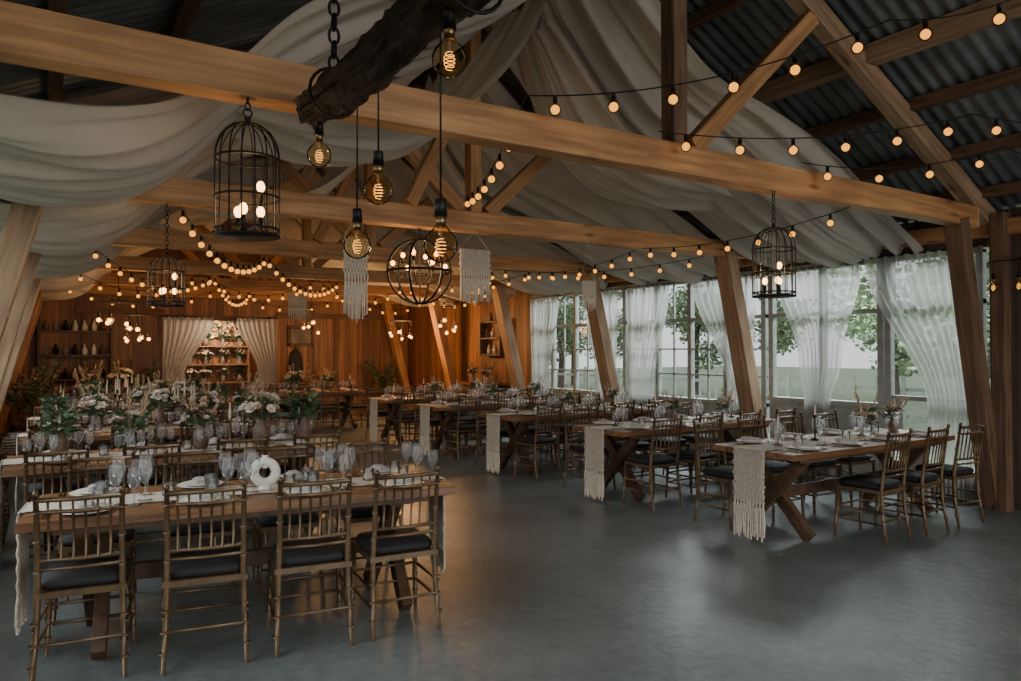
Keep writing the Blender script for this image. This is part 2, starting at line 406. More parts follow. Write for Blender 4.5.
curtain('sheer_curtain',cx,[(0,5.35,5.65),(.35,5.4,5.72),(.55,5.25,5.8),(1,4.98,6.2)],.04,2.62,10,M_sheer)
curtain('sheer_curtain',cx,[(0,6.55,6.9),(.4,6.55,6.95),(1,6.5,7.6)],.04,2.62,9,M_sheer)
curtain('sheer_curtain',cx,[(0,8.55,9.0),(.4,8.45,9.0),(1,8.1,9.05)],.04,2.62,9,M_sheer)
curtain('sheer_curtain',cx,[(0,9.35,9.8),(.4,9.35,9.85),(1,9.3,10.2)],.04,2.62,8,M_sheer)
curtain('sheer_curtain',cx,[(0,11.35,11.8),(.4,11.3,11.8),(1,10.95,11.85)],.04,2.62,8,M_sheer)
curtain('stage_curtain',YB-.16,[(0,2.22,2.6),(.4,2.20,2.62),(1,2.2,3.25)],.04,2.36,8,M_grey,'y')
curtain('stage_curtain',YB-.16,[(0,4.28,4.7),(.4,4.26,4.7),(1,3.75,4.7)],.04,2.36,8,M_grey,'y')

# ------------------------------------------------------------ chair
def chair_mesh():
    mb=MB(); C=M_chair
    for s in(-1,1):
        mb.tube([(s*.195,-.235,0),(s*.185,-.195,.25),(s*.18,-.185,.45),(s*.178,-.205,.62),(s*.18,-.25,.92)],[.012,.015,.016,.014,.012],8,C)
        mb.tube([(s*.205,.205,0),(s*.195,.19,.25),(s*.19,.185,.44)],[.012,.015,.016],8,C)
        for z in(.10,.2,.3): 
            mb.cyl((s*(.2-.03*z),-.228+.1*z,z-.006),(s*(.2-.03*z),-.227+.1*z,z+.006),.019,C,8)
            mb.cyl((s*(.203-.03*z),.202-.04*z,z-.006),(s*(.203-.03*z),.202-.04*z,z+.006),.019,C,8)
        for z in(.55,.70,.84): mb.cyl((s*.179,-.195-(z-.55)*.14,z-.006),(s*.179,-.196-(z-.55)*.14,z+.006),.018,C,8)
        mb.sphere((s*.18,-.252,.925),.016,C,8,4)
        for z in(.17,.27): mb.cyl((s*.197,-.21,z),(s*.199,.197,z),.009,C,6)
    for z in(.17,.27): mb.cyl((-.195,.195,z),(.195,.195,z),.009,C,6)
    mb.cyl((-.19,-.215,.2),(.19,-.215,.2),.009,C,6)
    for z,y,r in((.895,-.247,.013),(.835,-.236,.010),(.60,-.201,.011),(.555,-.196,.009)): mb.tube([(-.18,y,z),(0,y-.018,z),(.18,y,z)],r,6,C)
    for i in range(6):
        x=-.13+.052*i; cu=-.018*(1-(x/.18)**2)
        mb.cyl((x,-.201+cu,.60),(x,-.236+cu,.835),.0065,C,6)
        mb.cyl((x,-.236+cu,.835),(x,-.247+cu,.895),.006,C,5)
    mb.box((0,0,.43),(.40,.40,.03),C)
    vs=[];fs=[];n=12
    prof=[(.0,.0),(.93,.0),(1,.014),(1,.032),(.94,.048),(.0,.056)]
    for (k,z) in prof:
        for i in range(n*4):
            q=2*pi*i/(n*4); c,sn=math.cos(q),math.sin(q); e=.35
            vs.append((.195*k*abs(c)**e*(1 if c>0 else -1),.01+.195*k*abs(sn)**e*(1 if sn>0 else -1),.447+z))
    m=n*4
    for i in range(len(prof)-1):
        for k in range(m): l=(k+1)%m; fs.append((i*m+k,i*m+l,(i+1)*m+l,(i+1)*m+k))
    mb.add(vs,fs,M_cush,True)
    return mb.mesh('dining_chair')
CH=chair_mesh()
def chair(x,y,rz=0): put(CH,'dining_chair',(x,y,0),rz+R(-.09,.09))

# ------------------------------------------------------------ table
def table_mesh(L,D):
    mb=MB(); n=5; w=D/n
    for i in range(n): mb.box((R(-.004,.004),-D/2+w*(i+.5),.735),(L,w-.004,.05),M_tab)
    for s in(-1,1):
        x=s*(L/2-.32)
        for d in(-1,1):
            a=Vector((x,-d*.36,.0)); b=Vector((x,d*.30,.70)); v=b-a; L2=v.length
            ang=math.atan2(v.z,v.y); Mx=Matrix.Rotation(ang,3,'X')
            mb.box((x+d*.036,0,.36),(.07,L2-.05,.10),M_tleg,Mx)
        mb.box((x,0,.69),(.16,D*.85,.05),M_tleg); 
    mb.box((0,0,.36),(L-.64,.06,.09),M_tleg)
    for s in (-1,1): mb.box((0,s*(D/2-.06),.695),(L-.3,.03,.04),M_tleg)
    return mb.mesh('dining_table')
TM=table_mesh(2.5,.84); TM2=table_mesh(2.28,.82)
def runner_mesh(L,drop=.70,w=.30):
    mb=MB(); nx=60; nr=10
    vs=[];fs=[]
    for i in range(nx+1):
        x=-L/2-.012+(L+.024)*i/nx
        for j in range(nr+1):
            vs.append((x,-w/2+w*j/nr+.012*math.sin(i*.5),.766+.003*noise.noise(Vector((i*.8,j*.7,0)))))
    for i in range(nx):
        for j in range(nr): a=i*(nr+1)+j; fs.append((a,a+1,a+nr+2,a+nr+1))
    mb.add(vs,fs,M_rope,True)
    for s in(-1,1):
        xx=s*(L/2+.014)
        mb.add([(xx,-w/2,.766),(xx,w/2,.766),(xx,w/2-.02,.36),(xx,0,.27),(xx,-w/2+.02,.36)],[(0,1,2,3,4)],M_rope)
        k=20
        for i in range(k):
            y0=-w/2+w*(i+.5)/k; sg=1 if i%2 else -1; P=[]
            for q in range(11):
                z=.765-.042*q; P.append((xx+s*(.008+.004*(q%2)),max(-w/2,min(w/2,y0+sg*(w/k)*(1.1 if q%2 else -1.1))),z))
            zb=.766-drop+R(-.02,.03)
            P+=[(xx+s*.012,y0,.28),(xx+s*(.012+R(-.004,.008)),y0+R(-.008,.008),.18),(xx+s*.012,y0+R(-.010,.010),zb)]
            mb.tube(P,[.0055]*11+[.008,.0085,.008],5,M_rope)
    return mb.mesh('macrame_table_runner')
RM=runner_mesh(2.5,.73,.32); RM2=runner_mesh(2.28,.62)
GP=[(.0005,0),(.034,.001),(.034,.004),(.006,.010),(.004,.02),(.004,.085),(.012,.095),(.032,.12),(.040,.15),(.038,.185),(.033,.215)]
def glass(mb,x,y,z,s=1):
    mb.lathe([(r*s,h*s) for r,h in GP],(x,y,z),16,M_glass); mb.ring((x,y,z+.215*s),.033*s,.0011,M_glass,'z',16,4)
def tumbler(mb,x,y,z): mb.lathe([(.0005,0),(.03,.001),(.036,.09),(.034,.09),(.028,.008)],(x,y,z),14,M_glass)
def plate(mb,x,y,z):
    mb.lathe([(.0005,.004),(.08,.004),(.13,.016),(.133,.019),(.13,.020),(.08,.010),(.0005,.010)],(x,y,z),24,M_ceram)
    mb.lathe([(.0005,.014),(.07,.014),(.10,.026),(.10,.029),(.07,.018),(.0005,.018)],(x,y,z),20,M_ceram)
def napkin(mb,x,y,z,a):
    M=Matrix.Rotation(a,3,'Z')
    mb.box((x,y,z+.034),(.07,.19,.012),M_napk,M); mb.box((x,y+.01,z+.044),(.05,.15,.010),M_napk,M)
def cutlery(mb,x,y,z):
    for d,l in((-.165,.19),(-.185,.18),(.165,.20)): mb.box((x+d,y,z+.004),(.012,l,.004),M_brass); mb.sphere((x+d,y+l/2,z+.005),.014,M_brass,6,4,.3)
def place_set(L,n,far):
    mb=MB(); Z=.762
    for s in(-1,1):
        for i in range(n):
            x=-L/2+L*(i+.5)/n; y=s*.27
            plate(mb,x,y,Z); napkin(mb,x,y,Z,R(-.2,.2)); cutlery(mb,x,y,Z)
            glass(mb,x+s*.13,y-s*.16,Z,1); glass(mb,x+s*.04,y-s*.19,Z,.9); glass(mb,x+s*.21,y-s*.12,Z,.82)
    for x in(-.9,-.3,.35,.95):
        h=R(.08,.22); y=R(-.05,.05)
        mb.lathe([(.0005,0),(.04,.001),(.042,.008),(.010,.018),(.007,.05),(.012,.06),(.007,.07),(.007,h),(.015,h+.01),(.015,h+.03),(.0005,h+.03)],(x,y,Z+.006),10,M_brass if R(0,1)>.5 else M_iron)
        mb.cyl((x,y,Z+h+.03),(x,y,Z+h+R(.12,.2)),.010,M_wax,8,.008)
    for i in range(3):
        x=-.6+.62*i; y=R(-.06,.06)
        mb.lathe([(.0005,.001),(.035,.001),(.037,.07),(.034,.07),(.033,.01)],(x,y,Z+.006),12,M_glass); mb.cyl((x,y,Z+.01),(x,y,Z+.045),.028,M_wax,10)
    return mb.mesh('place_settings')
PS=[place_set(2.4,4,0),place_set(2.4,4,1)]

# flowers
def blossom(mb,c,r,mat,d):
    d=Vector(d).normalized(); up=Vector((0,0,1)) if abs(d.z)<.9 else Vector((1,0,0))
    a=d.cross(up).normalized(); b=d.cross(a); c=Vector(c)
    for ring,(k,tilt,rr) in enumerate(((6,.25,1),(5,.75,.8),(4,1.15,.55))):
        for i in range(k):
            q=2*pi*(i+ring*.5)/k+R(-.15,.15); o=a*math.cos(q)+b*math.sin(q); t=a*-math.sin(q)+b*math.cos(q)
            f=(o*math.cos(tilt)+d*math.sin(tilt))
            n=d*math.cos(tilt)-o*math.sin(tilt)
            L=r*rr; w=L*.55
            p=[c,c+f*L*.5+t*w*.8-n*L*.08,c+f*L*.95+t*w*.5+n*L*.06,c+f*L*1.05+n*L*.1,c+f*L*.95-t*w*.5+n*L*.06,c+f*L*.5-t*w*.8-n*L*.08]
            mb.add(p,[(0,1,2,3),(0,3,4,5)],mat,True)
    mb.sphere(c+d*r*.2,r*.22,mat,6,4)
def leaf(mb,p,d,L,w,mat):
    p=Vector(p);d=Vector(d).normalized(); s=d.cross(Vector((R(-1,1),R(-1,1),R(-.2,1)))).normalized(); n=d.cross(s)
    mb.add([p,p+d*L*.4+s*w+n*L*.06,p+d*L-n*L*.1,p+d*L*.4-s*w+n*L*.06],[(0,1,2,3)],mat,True)
def arrangement(cols,nb,h,spread,vase,tall=False,green=30,pamp=0):
    mb=MB()
    if vase=='glass': mb.lathe([(.0005,.002),(.05,.002),(.055,.02),(.05,.12),(.06,.16),(.056,.16),(.046,.12),(.05,.02)],(0,0,0),16,M_glass); vh=.15
    elif vase=='ceramic': mb.lathe([(.0005,0),(.045,0),(.075,.05),(.08,.10),(.05,.16),(.03,.19),(.036,.22),(.030,.22),(.026,.19)],(0,0,0),18,M_ceram); vh=.2
    else: mb.lathe([(.0005,0),(.05,0),(.065,.06),(.06,.13),(.035,.17),(.042,.20),(.034,.20)],(0,0,0),18,M_vaseb); vh=.18
    for i in range(nb):
        q=R(0,2*pi); rr=spread*math.sqrt(R(0,1)); zz=vh+h*(1-.5*(rr/spread)**2)*R(.65,1.05)
        p=(rr*math.cos(q),rr*math.sin(q),zz)
        mb.tube([(0,0,vh*.5),(rr*.3*math.cos(q),rr*.3*math.sin(q),vh+h*.3),p],.0025,4,M_stem)
        blossom(mb,p,R(.022,.052),random.choice(cols),(p[0],p[1],R(.1,.25)))
    for i in range(green):
        q=R(0,2*pi); rr=spread*R(.1,.9); z=vh+h*R(.0,.8)
        d=Vector((math.cos(q),math.sin(q),R(-.2,.9))); p=Vector((rr*math.cos(q)*.6,rr*math.sin(q)*.6,z))
        leaf(mb,p,d,R(.06,.13),R(.012,.025),M_leaf)
    for i in range(pamp):
        q=R(0,2*pi); t=Vector((math.cos(q)*R(.05,.2),math.sin(q)*R(.05,.2),vh+h*R(1.0,1.6)))
        b=Vector((0,0,vh*.6)); mb.cyl(b,t,.0025,M_pamp,4)
        for k in range(26):
            f=R(.62,1.05); pp=b+(t-b)*f; leaf(mb,pp,(t-b).normalized()+Vector((R(-.5,.5),R(-.5,.5),R(-.1,.4))),R(.03,.07),.006,M_pamp)
    return mb.mesh('flower_arrangement')
FA=[arrangement([M_white,M_white,M_peach],26,.22,.17,'glass',green=55,pamp=3),
    arrangement([M_white,M_white,M_peach,M_rust],22,.24,.15,'glass',green=50,pamp=6),
    arrangement([M_peach,M_rust,M_white],18,.18,.13,'brown',green=50,pamp=4),
    arrangement([M_white],3,.20,.12,'brown',green=120),
    arrangement([M_white,M_white,M_white,M_peach],30,.2,.18,'brown',green=60,pamp=2)]
def flower(k,x,y,z=.768,sc=1): put(FA[k],'flower_arrangement',(x,y,z),R(0,6),sc=sc)

def rot(x,y,cx,cy,a): return cx+x*math.cos(a)-y*math.sin(a), cy+x*math.sin(a)+y*math.cos(a)
A=math.radians(-7.5); cx0,cy0=1.06,4.53
put(TM2,'dining_table',(cx0,cy0,0),A,bevel=.004); put(RM2,'macrame_table_runner',(cx0,cy0,0),A)
for (x,y) in((.185,4.31),(.735,4.16),(1.26,4.075),(1.75,4.02)): chair(x,y,A)
for lx in(-.85,-.28,.28,.85):
    x,y=rot(lx,.50,cx0,cy0,A); chair(x,y+.06,A+pi)
mp=MB(); plate(mp,0,0,0); napkin(mp,0,0,0,.1); ps_me=mp.mesh('dinner_plate')
mg=MB(); glass(mg,0,0,0,1); wg=mg.mesh('wine_glass'); mg=MB(); tumbler(mg,0,0,0); tg=mg.mesh('water_tumbler')
mc=MB(); cutlery(mc,0,0,0); cu=mc.mesh('cutlery_set')
for i in range(4):
    for s in(-1,1):
        lx=-.85+.567*i
        x,y=rot(lx,s*.26,cx0,cy0,A); put(ps_me,'dinner_plate',(x,y,.761),A); put(cu,'cutlery_set',(x,y,.761),A)
        x,y=rot(lx+.13,s*.12-.03,cx0,cy0,A); put(wg,'wine_glass',(x,y,.770),0)
        x,y=rot(lx+.22,s*.18,cx0,cy0,A); put(wg,'wine_glass',(x,y,.762),0,sc=.92)
        x,y=rot(lx+.27,s*.09-.01,cx0,cy0,A); put(wg,'wine_glass',(x,y,.770),0,sc=1.05) if i<3 else None
        x,y=rot(lx+.05,s*.10,cx0,cy0,A); put(tg,'water_tumbler',(x,y,.770),0)
mb=MB()
mb.ring((0,0,.105),.062,.028,M_ceram,'y',36,14); mb.lathe([(.0005,0),(.035,0),(.038,.012),(.025,.03)],(0,0,0.0),16,M_ceram); mb.lathe([(.016,.13),(.014,.19),(.020,.205),(.015,.205)],(0,0,0),14,M_ceram)
x,y=rot(.06,-.06,cx0,cy0,A); mb.obj('ring_vase',(x,y,.769),A-.25)
def votive():
    mb=MB(); mb.lathe([(.0005,.001),(.035,.001),(.037,.07),(.034,.07),(.033,.01)],(0,0,0),14,M_glass); mb.cyl((0,0,.008),(0,0,.045),.028,M_wax,10); return mb.mesh('votive_candle')
VC=votive()
for lx in(-.46,.21,.70):
    x,y=rot(lx,.0,cx0,cy0,A); put(VC,'votive_candle',(x,y,.770))
def candelabra(h):
    mb=MB(); mb.lathe([(.0005,0),(.07,.001),(.07,.012),(.014,.03),(.008,.08),(.008,h)],(0,0,0),12,M_iron)
    for i in range(4):
        q=pi/2*i; c,s=math.cos(q),math.sin(q)
        mb.tube([(0,0,h*.6),(.08*c,.08*s,h*.58),(.12*c,.12*s,h*.72),(.12*c,.12*s,h*.8)],.006,5,M_iron); mb.cyl((.12*c,.12*s,h*.8),(.12*c,.12*s,h*.8+.02),.018,M_iron,8); mb.cyl((.12*c,.12*s,h*.8+.02),(.12*c,.12*s,h*.8+.22),.01,M_wax,8,.008)
    mb.cyl((0,0,h),(0,0,h+.02),.018,M_iron,8); mb.cyl((0,0,h+.02),(0,0,h+.22),.01,M_wax,8,.008); return mb.mesh('candelabra')
CD=candelabra(.30)
# left rows
for k,y in enumerate((6.65,8.7,10.75,12.8)):
    X0=1.0+.05*k
    put(TM,'dining_table',(X0,y,0),0,bevel=.004 if k==0 else 0); put(RM,'macrame_table_runner',(X0,y,0)); put(PS[k%2],'place_settings',(X0,y,0.003),pi*(k%2))
    for i in range(4):
        x=X0-.92+.61*i
        chair(x,y-.48); chair(x,y+.48,pi)
    fl={0:[(-.9,3),(-.42,1),(.12,2),(.62,4),(1.0,3)],1:[(.5,0),(-.6,0),(0,4),(.9,1),(-.95,3)],2:[(.5,4),(-.6,3),(0,0),(.95,3)],3:[(.4,0),(-.6,1),(.9,3)]}[k]
    for (dx,f) in fl: flower(f,X0+dx,y+R(-.04,.04),.772,(1.0 if dx<.6 else 1.15) if k==0 else 1.05)
    if k: put(CD,'candelabra',(X0+(-.1,.25,-.3,0)[k],y,.772),R(0,1))
# right rows
for k,y in enumerate((4.08,6.06,8.05,9.95,11.85)):
    X0=6.25-.05*k
    put(TM,'dining_table',(X0,y,0),0,bevel=.004 if k==0 else 0); put(RM,'macrame_table_runner',(X0,y,0)); put(PS[(k+1)%2],'place_settings',(X0,y,.003),pi*(k%2))
    for i in range(4):
        x=X0-.92+.61*i
        if not(k==0 and i==0): chair(x-.02 if k==0 else x,y-.50)
        chair(x,y+.52,pi)
    for (dx,f) in [(-.1 if k else .45,(1,2,0,1,0)[k]),(.75 if k else .9,(2,0,2,4,1)[k])]: flower(f,X0+dx,y,.772,.75)
put(TM,'dining_table',(4.4,14.6,0),0); put(PS[0],'place_settings',(4.4,14.6,0.003)); 
for i in range(4): chair(3.5+.6*i,14.1); chair(3.5+.6*i,15.1,pi)
flower(0,4.2,14.6,.765,1.2); flower(2,4.9,14.6,.765,1.0)
put(TM,'dining_table',(1.2,15.2,0),0); put(PS[1],'place_settings',(1.2,15.2,0.003)); flower(4,1.2,15.2,.765,1.3); flower(1,.7,15.2,.765,1.2)
for i in range(4): chair(.3+.6*i,14.7); chair(.3+.6*i,15.7,pi)
# potted plants along the back and left wall
def potted(h,n,dry=False):
    mb=MB(); mb.lathe([(.0005,0),(.13,0),(.17,.28),(.18,.30),(.165,.30),(.15,.26),(.0005,.25)],(0,0,0),18,M_vaseb)
    for i in range(n):
        q=R(0,2*pi); b=Vector((.06*math.cos(q),.06*math.sin(q),.25)); L=h*R(.6,1)
        t=b+Vector((math.cos(q)*L*.35,math.sin(q)*L*.35,L)); m=(b+t)/2+Vector((0,0,L*.12))
        mb.tube([b,m,t],.004,4,M_pamp if dry else M_stem)
        for k in range(16):
            f=R(.35,1.0); p=b+(m-b)*(2*f) if f<.5 else m+(t-m)*(2*f-1)
            leaf(mb,p,(R(-1,1),R(-1,1),R(-.1,.8)),R(.08,.18),R(.012,.03),M_pamp if dry else M_leaf)
    return mb.mesh('potted_plant')
PP=[potted(1.2,16),potted(1.0,14,True)]
for i,(x,y) in enumerate(((-.25,13.9),(-.2,16.9),(1.75,17.3),(5.6,17.3),(7.2,17.2),(-.35,15.4))): put(PP[i%2],'potted_plant',(x,y,0),R(0,6))

# ------------------------------------------------------------ lamps
def edison(mb,x,y,z,r=.055,lit=True,top=None):
    prof=[(.0005,-r)]
    for i in range(1,10):
        q=pi*i/12; prof.append((r*math.sin(q),-r*math.cos(q)))
    prof+=[(.024,r*.98),(.018,r*1.15)]
    mb.lathe(prof,(x,y,z),20,M_bglass)
    mb.cyl((x,y,z+r*1.1),(x,y,z+r*1.1+.03),.017,M_brass,10); mb.cyl((x,y,z+r*1.1+.03),(x,y,z+r*1.1+.085),.022,M_iron,12,.018)
    mb.cyl((x,y,z+r*.2),(x,y,z+r*1.1),.006,M_glass,6)
    P=[]
    for i in range(61):
        q=2*pi*i/12; rr=.010+.008*math.sin(pi*i/60); P.append((x+rr*math.cos(q),y+rr*math.sin(q),z-.032+.055*i/60))
    mb.tube(P,.0009,3,M_fil)
    if top: mb.cyl((x,y,z+r*1.1+.085),(x,y,top),.0035,M_iron,6)
mb=MB(); vs=[];fs=[];n,s_=50,26
lx=lambda y:1.06+.025*(3.3-y)/1.3
for i in range(n+1):
    y=1.65+1.70*i/n
    for k in range(s_):
        q=2*pi*k/s_; r=.086+.020*noise.noise(Vector((math.cos(q)*2.2,y*1.6,math.sin(q)*2.2)))+.022*noise.noise(Vector((math.cos(q)*5,y*5,math.sin(q)*5)))+R(-.006,.006)
        vs.append((lx(y)+r*math.cos(q)+.015*math.sin(y*5),y+R(-.008,.008),2.73+r*math.sin(q)))
for i in range(n):
    for k in range(s_): l=(k+1)%s_; fs.append((i*s_+k,i*s_+l,(i+1)*s_+l,(i+1)*s_+k))
fs.append(tuple(range(s_))); fs.append(tuple(n*s_+k for k in range(s_-1,-1,-1)))
mb.add(vs,fs,M_bark,False)
for yy in(1.9,3.1):
    mb.chain((lx(yy),yy,3.93),(lx(yy),yy,2.83),M_iron,.075,.007)
    mb.ring((lx(yy),yy,2.73),.108,.007,M_iron,'y',20,6)
for (yy,z) in((1.99,2.50),(2.05,1.93),(2.56,2.20),(2.78,2.02),(3.26,2.49)):
    edison(mb,1.05,yy,z,.055,True,2.68)
mb.obj('log_pendant_lamp')
def cage(name,x,y,zt,zb,r,beamz,extra=0):
    mb=MB(); h=zt-zb; n=16; hc=h*.62
    for z in(zb,zb+.03,zb+hc*.5,zb+hc): mb.ring((x,y,z),r,.0055,M_iron,'z',28,6)
    mb.lathe([(.0005,0),(r,0),(r,.012),(.0005,.012)],(x,y,zb-.004),24,M_iron)
    for i in range(n):
        q=2*pi*i/n; P=[(x+r*math.cos(q),y+r*math.sin(q),zb)]
        for k in range(8):
            t=k/7*pi/2; rr=r*math.cos(t)**.8 if k<7 else .004; P.append((x+rr*math.cos(q),y+rr*math.sin(q),zb+hc+(h-hc-.05)*math.sin(t)))
        mb.tube(P,.0035,5,M_iron)
    mb.cyl((x,y,zt-.06),(x,y,zt-.02),.014,M_iron,8); mb.ring((x,y,zt),.02,.004,M_iron,'y',12,5)
    for a in(0,2.1,4.2):
        cx_,cy_=x+r*.42*math.cos(a),y+r*.42*math.sin(a)
        for dz in (0,.12):
            if dz and a!=0: continue
            mb.cyl((cx_,cy_,zb+.01),(cx_,cy_,zb+.09+dz),.010,M_iron,8); mb.sphere((cx_,cy_,zb+.118+dz),.020,M_flame,8,6,1.4)
    mb.chain((x,y,beamz),(x,y,zt+.015),M_iron,.04,.0035)
    mb.obj(name)
    l=bpy.data.lights.new('cage_glow','POINT'); l.energy=5; l.color=(1,.6,.28); l.shadow_soft_size=.04
    o=bpy.data.objects.new('cage_glow',l); o.location=(x,y,zb+.22); COL.objects.link(o)
cage('birdcage_lantern',.80,3.55,2.72,2.14,.145,2.80)
cage('birdcage_lantern',4.63,3.55,2.57,2.00,.155,2.80)
cage('birdcage_lantern',.82,6.4,2.40,1.96,.14,2.79)
def orb(x,y,z,r,bz):
    mb=MB()
    mb.ring((x,y,z),r,.013,M_iron,'z',36,6)
    for a in(0,pi/3,2*pi/3): mb.ring((x,y,z),r,.012,M_iron,'x',36,6,Matrix.Rotation(a+.3,3,'Z'))
    mb.cyl((x,y,z-r),(x,y,z+r),.008,M_iron,6)
    for i in range(8):
        q=2*pi*i/8; k_=.55 if i%2 else .9; e_=(x+r*k_*math.cos(q),y+r*k_*math.sin(q),z-.02+(.1 if i%2 else 0))
        mb.tube([(x,y,z-.12),(x+r*.3*math.cos(q),y+r*.3*math.sin(q),z-.12),e_],.005,5,M_iron)
        mb.cyl(e_,(e_[0],e_[1],e_[2]+.05),.012,M_iron,8); mb.sphere((e_[0],e_[1],e_[2]+.088),.040,M_bglass,12,8); mb.sphere((e_[0],e_[1],e_[2]+.085),.022,M_flame,10,7,1.2)
    mb.chain((x,y,bz),(x,y,z+r),M_iron,.04,.0035); mb.obj('orb_chandelier')
    l=bpy.data.lights.new('chandelier_glow','POINT'); l.energy=16; l.color=(1,.58,.26); l.shadow_soft_size=.12
    o=bpy.data.objects.new('chandelier_glow',l); o.location=(x,y,z+.02); COL.objects.link(o)
orb(3.05,6.4,2.36,.31,2.79)
def macrame(x,y,zt,zb,w,top):
    mb=MB(); h=zt-zb
    mb.cyl((x-w/2-.02,y,zt),(x+w/2+.02,y,zt),.010,M_pine,8)
    mb.tube([(x-w/2,y,zt),(x,y,top),(x+w/2,y,zt)],.003,4,M_rope)
    k=max(10,int(w/.014))
    mb.add([(x-w/2,y,zt),(x+w/2,y,zt),(x+w/2,y,zt-h*.3),(x,y,zt-h*.42),(x-w/2,y,zt-h*.3)],[(0,1,2,3,4)],M_rope)
    for i in range(k):
        x0=x-w/2+w*(i+.5)/k; P=[]; sg=1 if i%2 else -1
        for q in range(9): P.append((x0+sg*w/k*(.9 if q%2 else -.9),y-.01-.004*(q%2),zt-h*.45*q/8))
        zz=zb+h*.08*abs(2*(i+.5)/k-1)+R(-.03,.03)
        P+=[(x0,y-.008,zt-h*.6),(x0+R(-.012,.012),y-.008+R(-.01,.01),zz)]
        mb.tube(P,[.0085]*10+[.006],5,M_rope)
    mb.obj('macrame_hanging')
macrame(2.36,6.29,2.62,1.86,.22,2.79); macrame(3.60,6.29,2.60,2.07,.34,2.79); macrame(5.05,6.3,2.36,2.03,.19,2.79)
macrame(3.5,12.0,2.55,2.1,.3,2.78); 
def strings(anch,sag,step,rb=.036,mat=None):
    mb=MB(); mat=mat or M_bulb
    for a,b in zip(anch[:-1],anch[1:]):
        a=Vector(a);b=Vector(b);L=(b-a).length;n=max(8,int(L/.1))
        f=lambda t:a+(b-a)*t-Vector((0,0,sag*4*t*(1-t)))
        mb.tube([f(i/n) for i in range(n+1)],.0045,5,M_iron)
        k=max(2,int(L/step))
        for i in range(k):
            p=f((i+.5)/k); mb.cyl(p,(p.x,p.y,p.z-.045),.013,M_iron,8); mb.sphere((p.x,p.y,p.z-.045-rb),rb,M_bglass,12,8); mb.sphere((p.x,p.y,p.z-.045-rb),rb*.74,mat,12,8)
    mb.obj('string_lights')
strings([(3.5,6.3,3.12),(2.35,3.5,3.08),(3.92,2.24,3.42),(4.75,1.5,3.75)],.12,.34)
strings([(3.4,3.5,3.04),(5.38,2.49,3.22),(6.9,1.7,3.3)],.10,.34)
strings([(4.9,3.5,3.04),(6.45,2.76,3.22),(7.7,2.2,3.1)],.10,.38)
strings([(5.7,3.6,2.80),(5.9,6.4,2.80),(6.3,9.2,2.8),(6.0,12,2.8)],.10,.38)
strings([(7.0,6.4,2.78),(5.6,9.2,2.80),(6.8,12,2.78)],.12,.36)
strings([(.9,6.4,2.80),(2.3,9.2,2.78),(4.2,12,2.78)],.28,.24)
strings([(.4,9.2,2.78),(2.2,12,2.78),(3.4,14.8,2.78)],.30,.24)
strings([(.3,12,2.78),(2.0,11.9,2.78),(3.8,11.9,2.78),(5.4,11.9,2.78),(7.2,12,2.78)],.30,.22)
strings([(.2,14.8,2.78),(2.8,14.7,2.78),(5.4,14.7,2.78),(7.2,14.8,2.78)],.3,.3)
def cluster(x,y,z,r,n,e=35):
    mb=MB()
    mb.cyl((x,y,2.78),(x,y,z+.25),.005,M_iron,6); mb.ring((x,y,z+.25),r,.01,M_iron,'z',24,6); mb.cyl((x-r,y,z+.25),(x+r,y,z+.25),.006,M_iron,6); mb.cyl((x,y-r,z+.25),(x,y+r,z+.25),.006,M_iron,6)
    for i in range(n):
        q=2*pi*i/n; px,py=x+r*math.cos(q),y+r*math.sin(q); dz=R(0,.25)
        mb.cyl((px,py,z+.25),(px,py,z+.1-dz),.004,M_iron,5); mb.cyl((px,py,z+.1-dz),(px,py,z+.05-dz),.018,M_iron,8); mb.sphere((px,py,z-dz),.048,M_bglass,12,8); mb.sphere((px,py,z-dz),.030,M_flame,8,6)
    mb.obj('pendant_cluster_lamp')
    l=bpy.data.lights.new('cluster_glow','POINT'); l.energy=e; l.color=(1,.50,.18); l.shadow_soft_size=.2
    o=bpy.data.objects.new('cluster_glow',l); o.location=(x,y,z-.05); COL.objects.link(o)
cluster(.9,12.0,2.05,.25,6,22); cluster(6.6,14.8,2.0,.25,6,130); cluster(1.4,14.8,2.0,.2,5,38); cluster(6.3,12.0,2.15,.15,5,35); cluster(4.6,14.8,2.2,.15,4,55)
mb=MB(); mb.box((8.15,3.2,2.4),(.03,.12,.2),M_iron); mb.tube([(8.14,3.2,2.4),(7.9,3.2,2.5),(7.75,3.2,2.45)],.01,6,M_iron); mb.cyl((7.75,2.95,2.45),(7.75,3.45,2.45),.008,M_iron,6)
for yy in(2.98,3.2,3.42): edison(mb,7.75,yy,2.2,.045,True,2.45)
mb.obj('wall_sconce')

# ------------------------------------------------------------ back details
mb=MB(); mb.box((5.3,YB-.04,1.95),(.62,.03,.48),M_iron); mb.box((5.3,YB-.06,1.95),(.50,.01,.36),M_art)
for s in(-1,1): mb.box((5.3+s*.29,YB-.06,1.95),(.05,.03,.48),M_darkw); mb.box((5.3,YB-.06,1.95+s*.22),(.62,.03,.05),M_darkw)
mb.obj('picture_frame')
mb=MB()
for z in(.8,1.25,1.7): mb.box((3.42,19.2,z),(1.9,.3,.03),M_tab)
for x in(2.5,4.34): mb.box((x,19.2,.88),(.04,.28,1.76),M_tab)
mb.obj('display_shelf')
for z in(.816,1.266,1.716):
    for x in(2.65,3.0,3.35,3.75,4.15): flower(random.choice([0,1,4,3]),x,19.2,z,1.0)
mb=MB()
for i in range(520):
    p=Vector((R(2.3,4.6),19.33+R(-.05,.02),R(1.9,2.55))); leaf(mb,p,(R(-1,1),-.6,R(-1,.3)),R(.08,.16),.025,M_leaf)
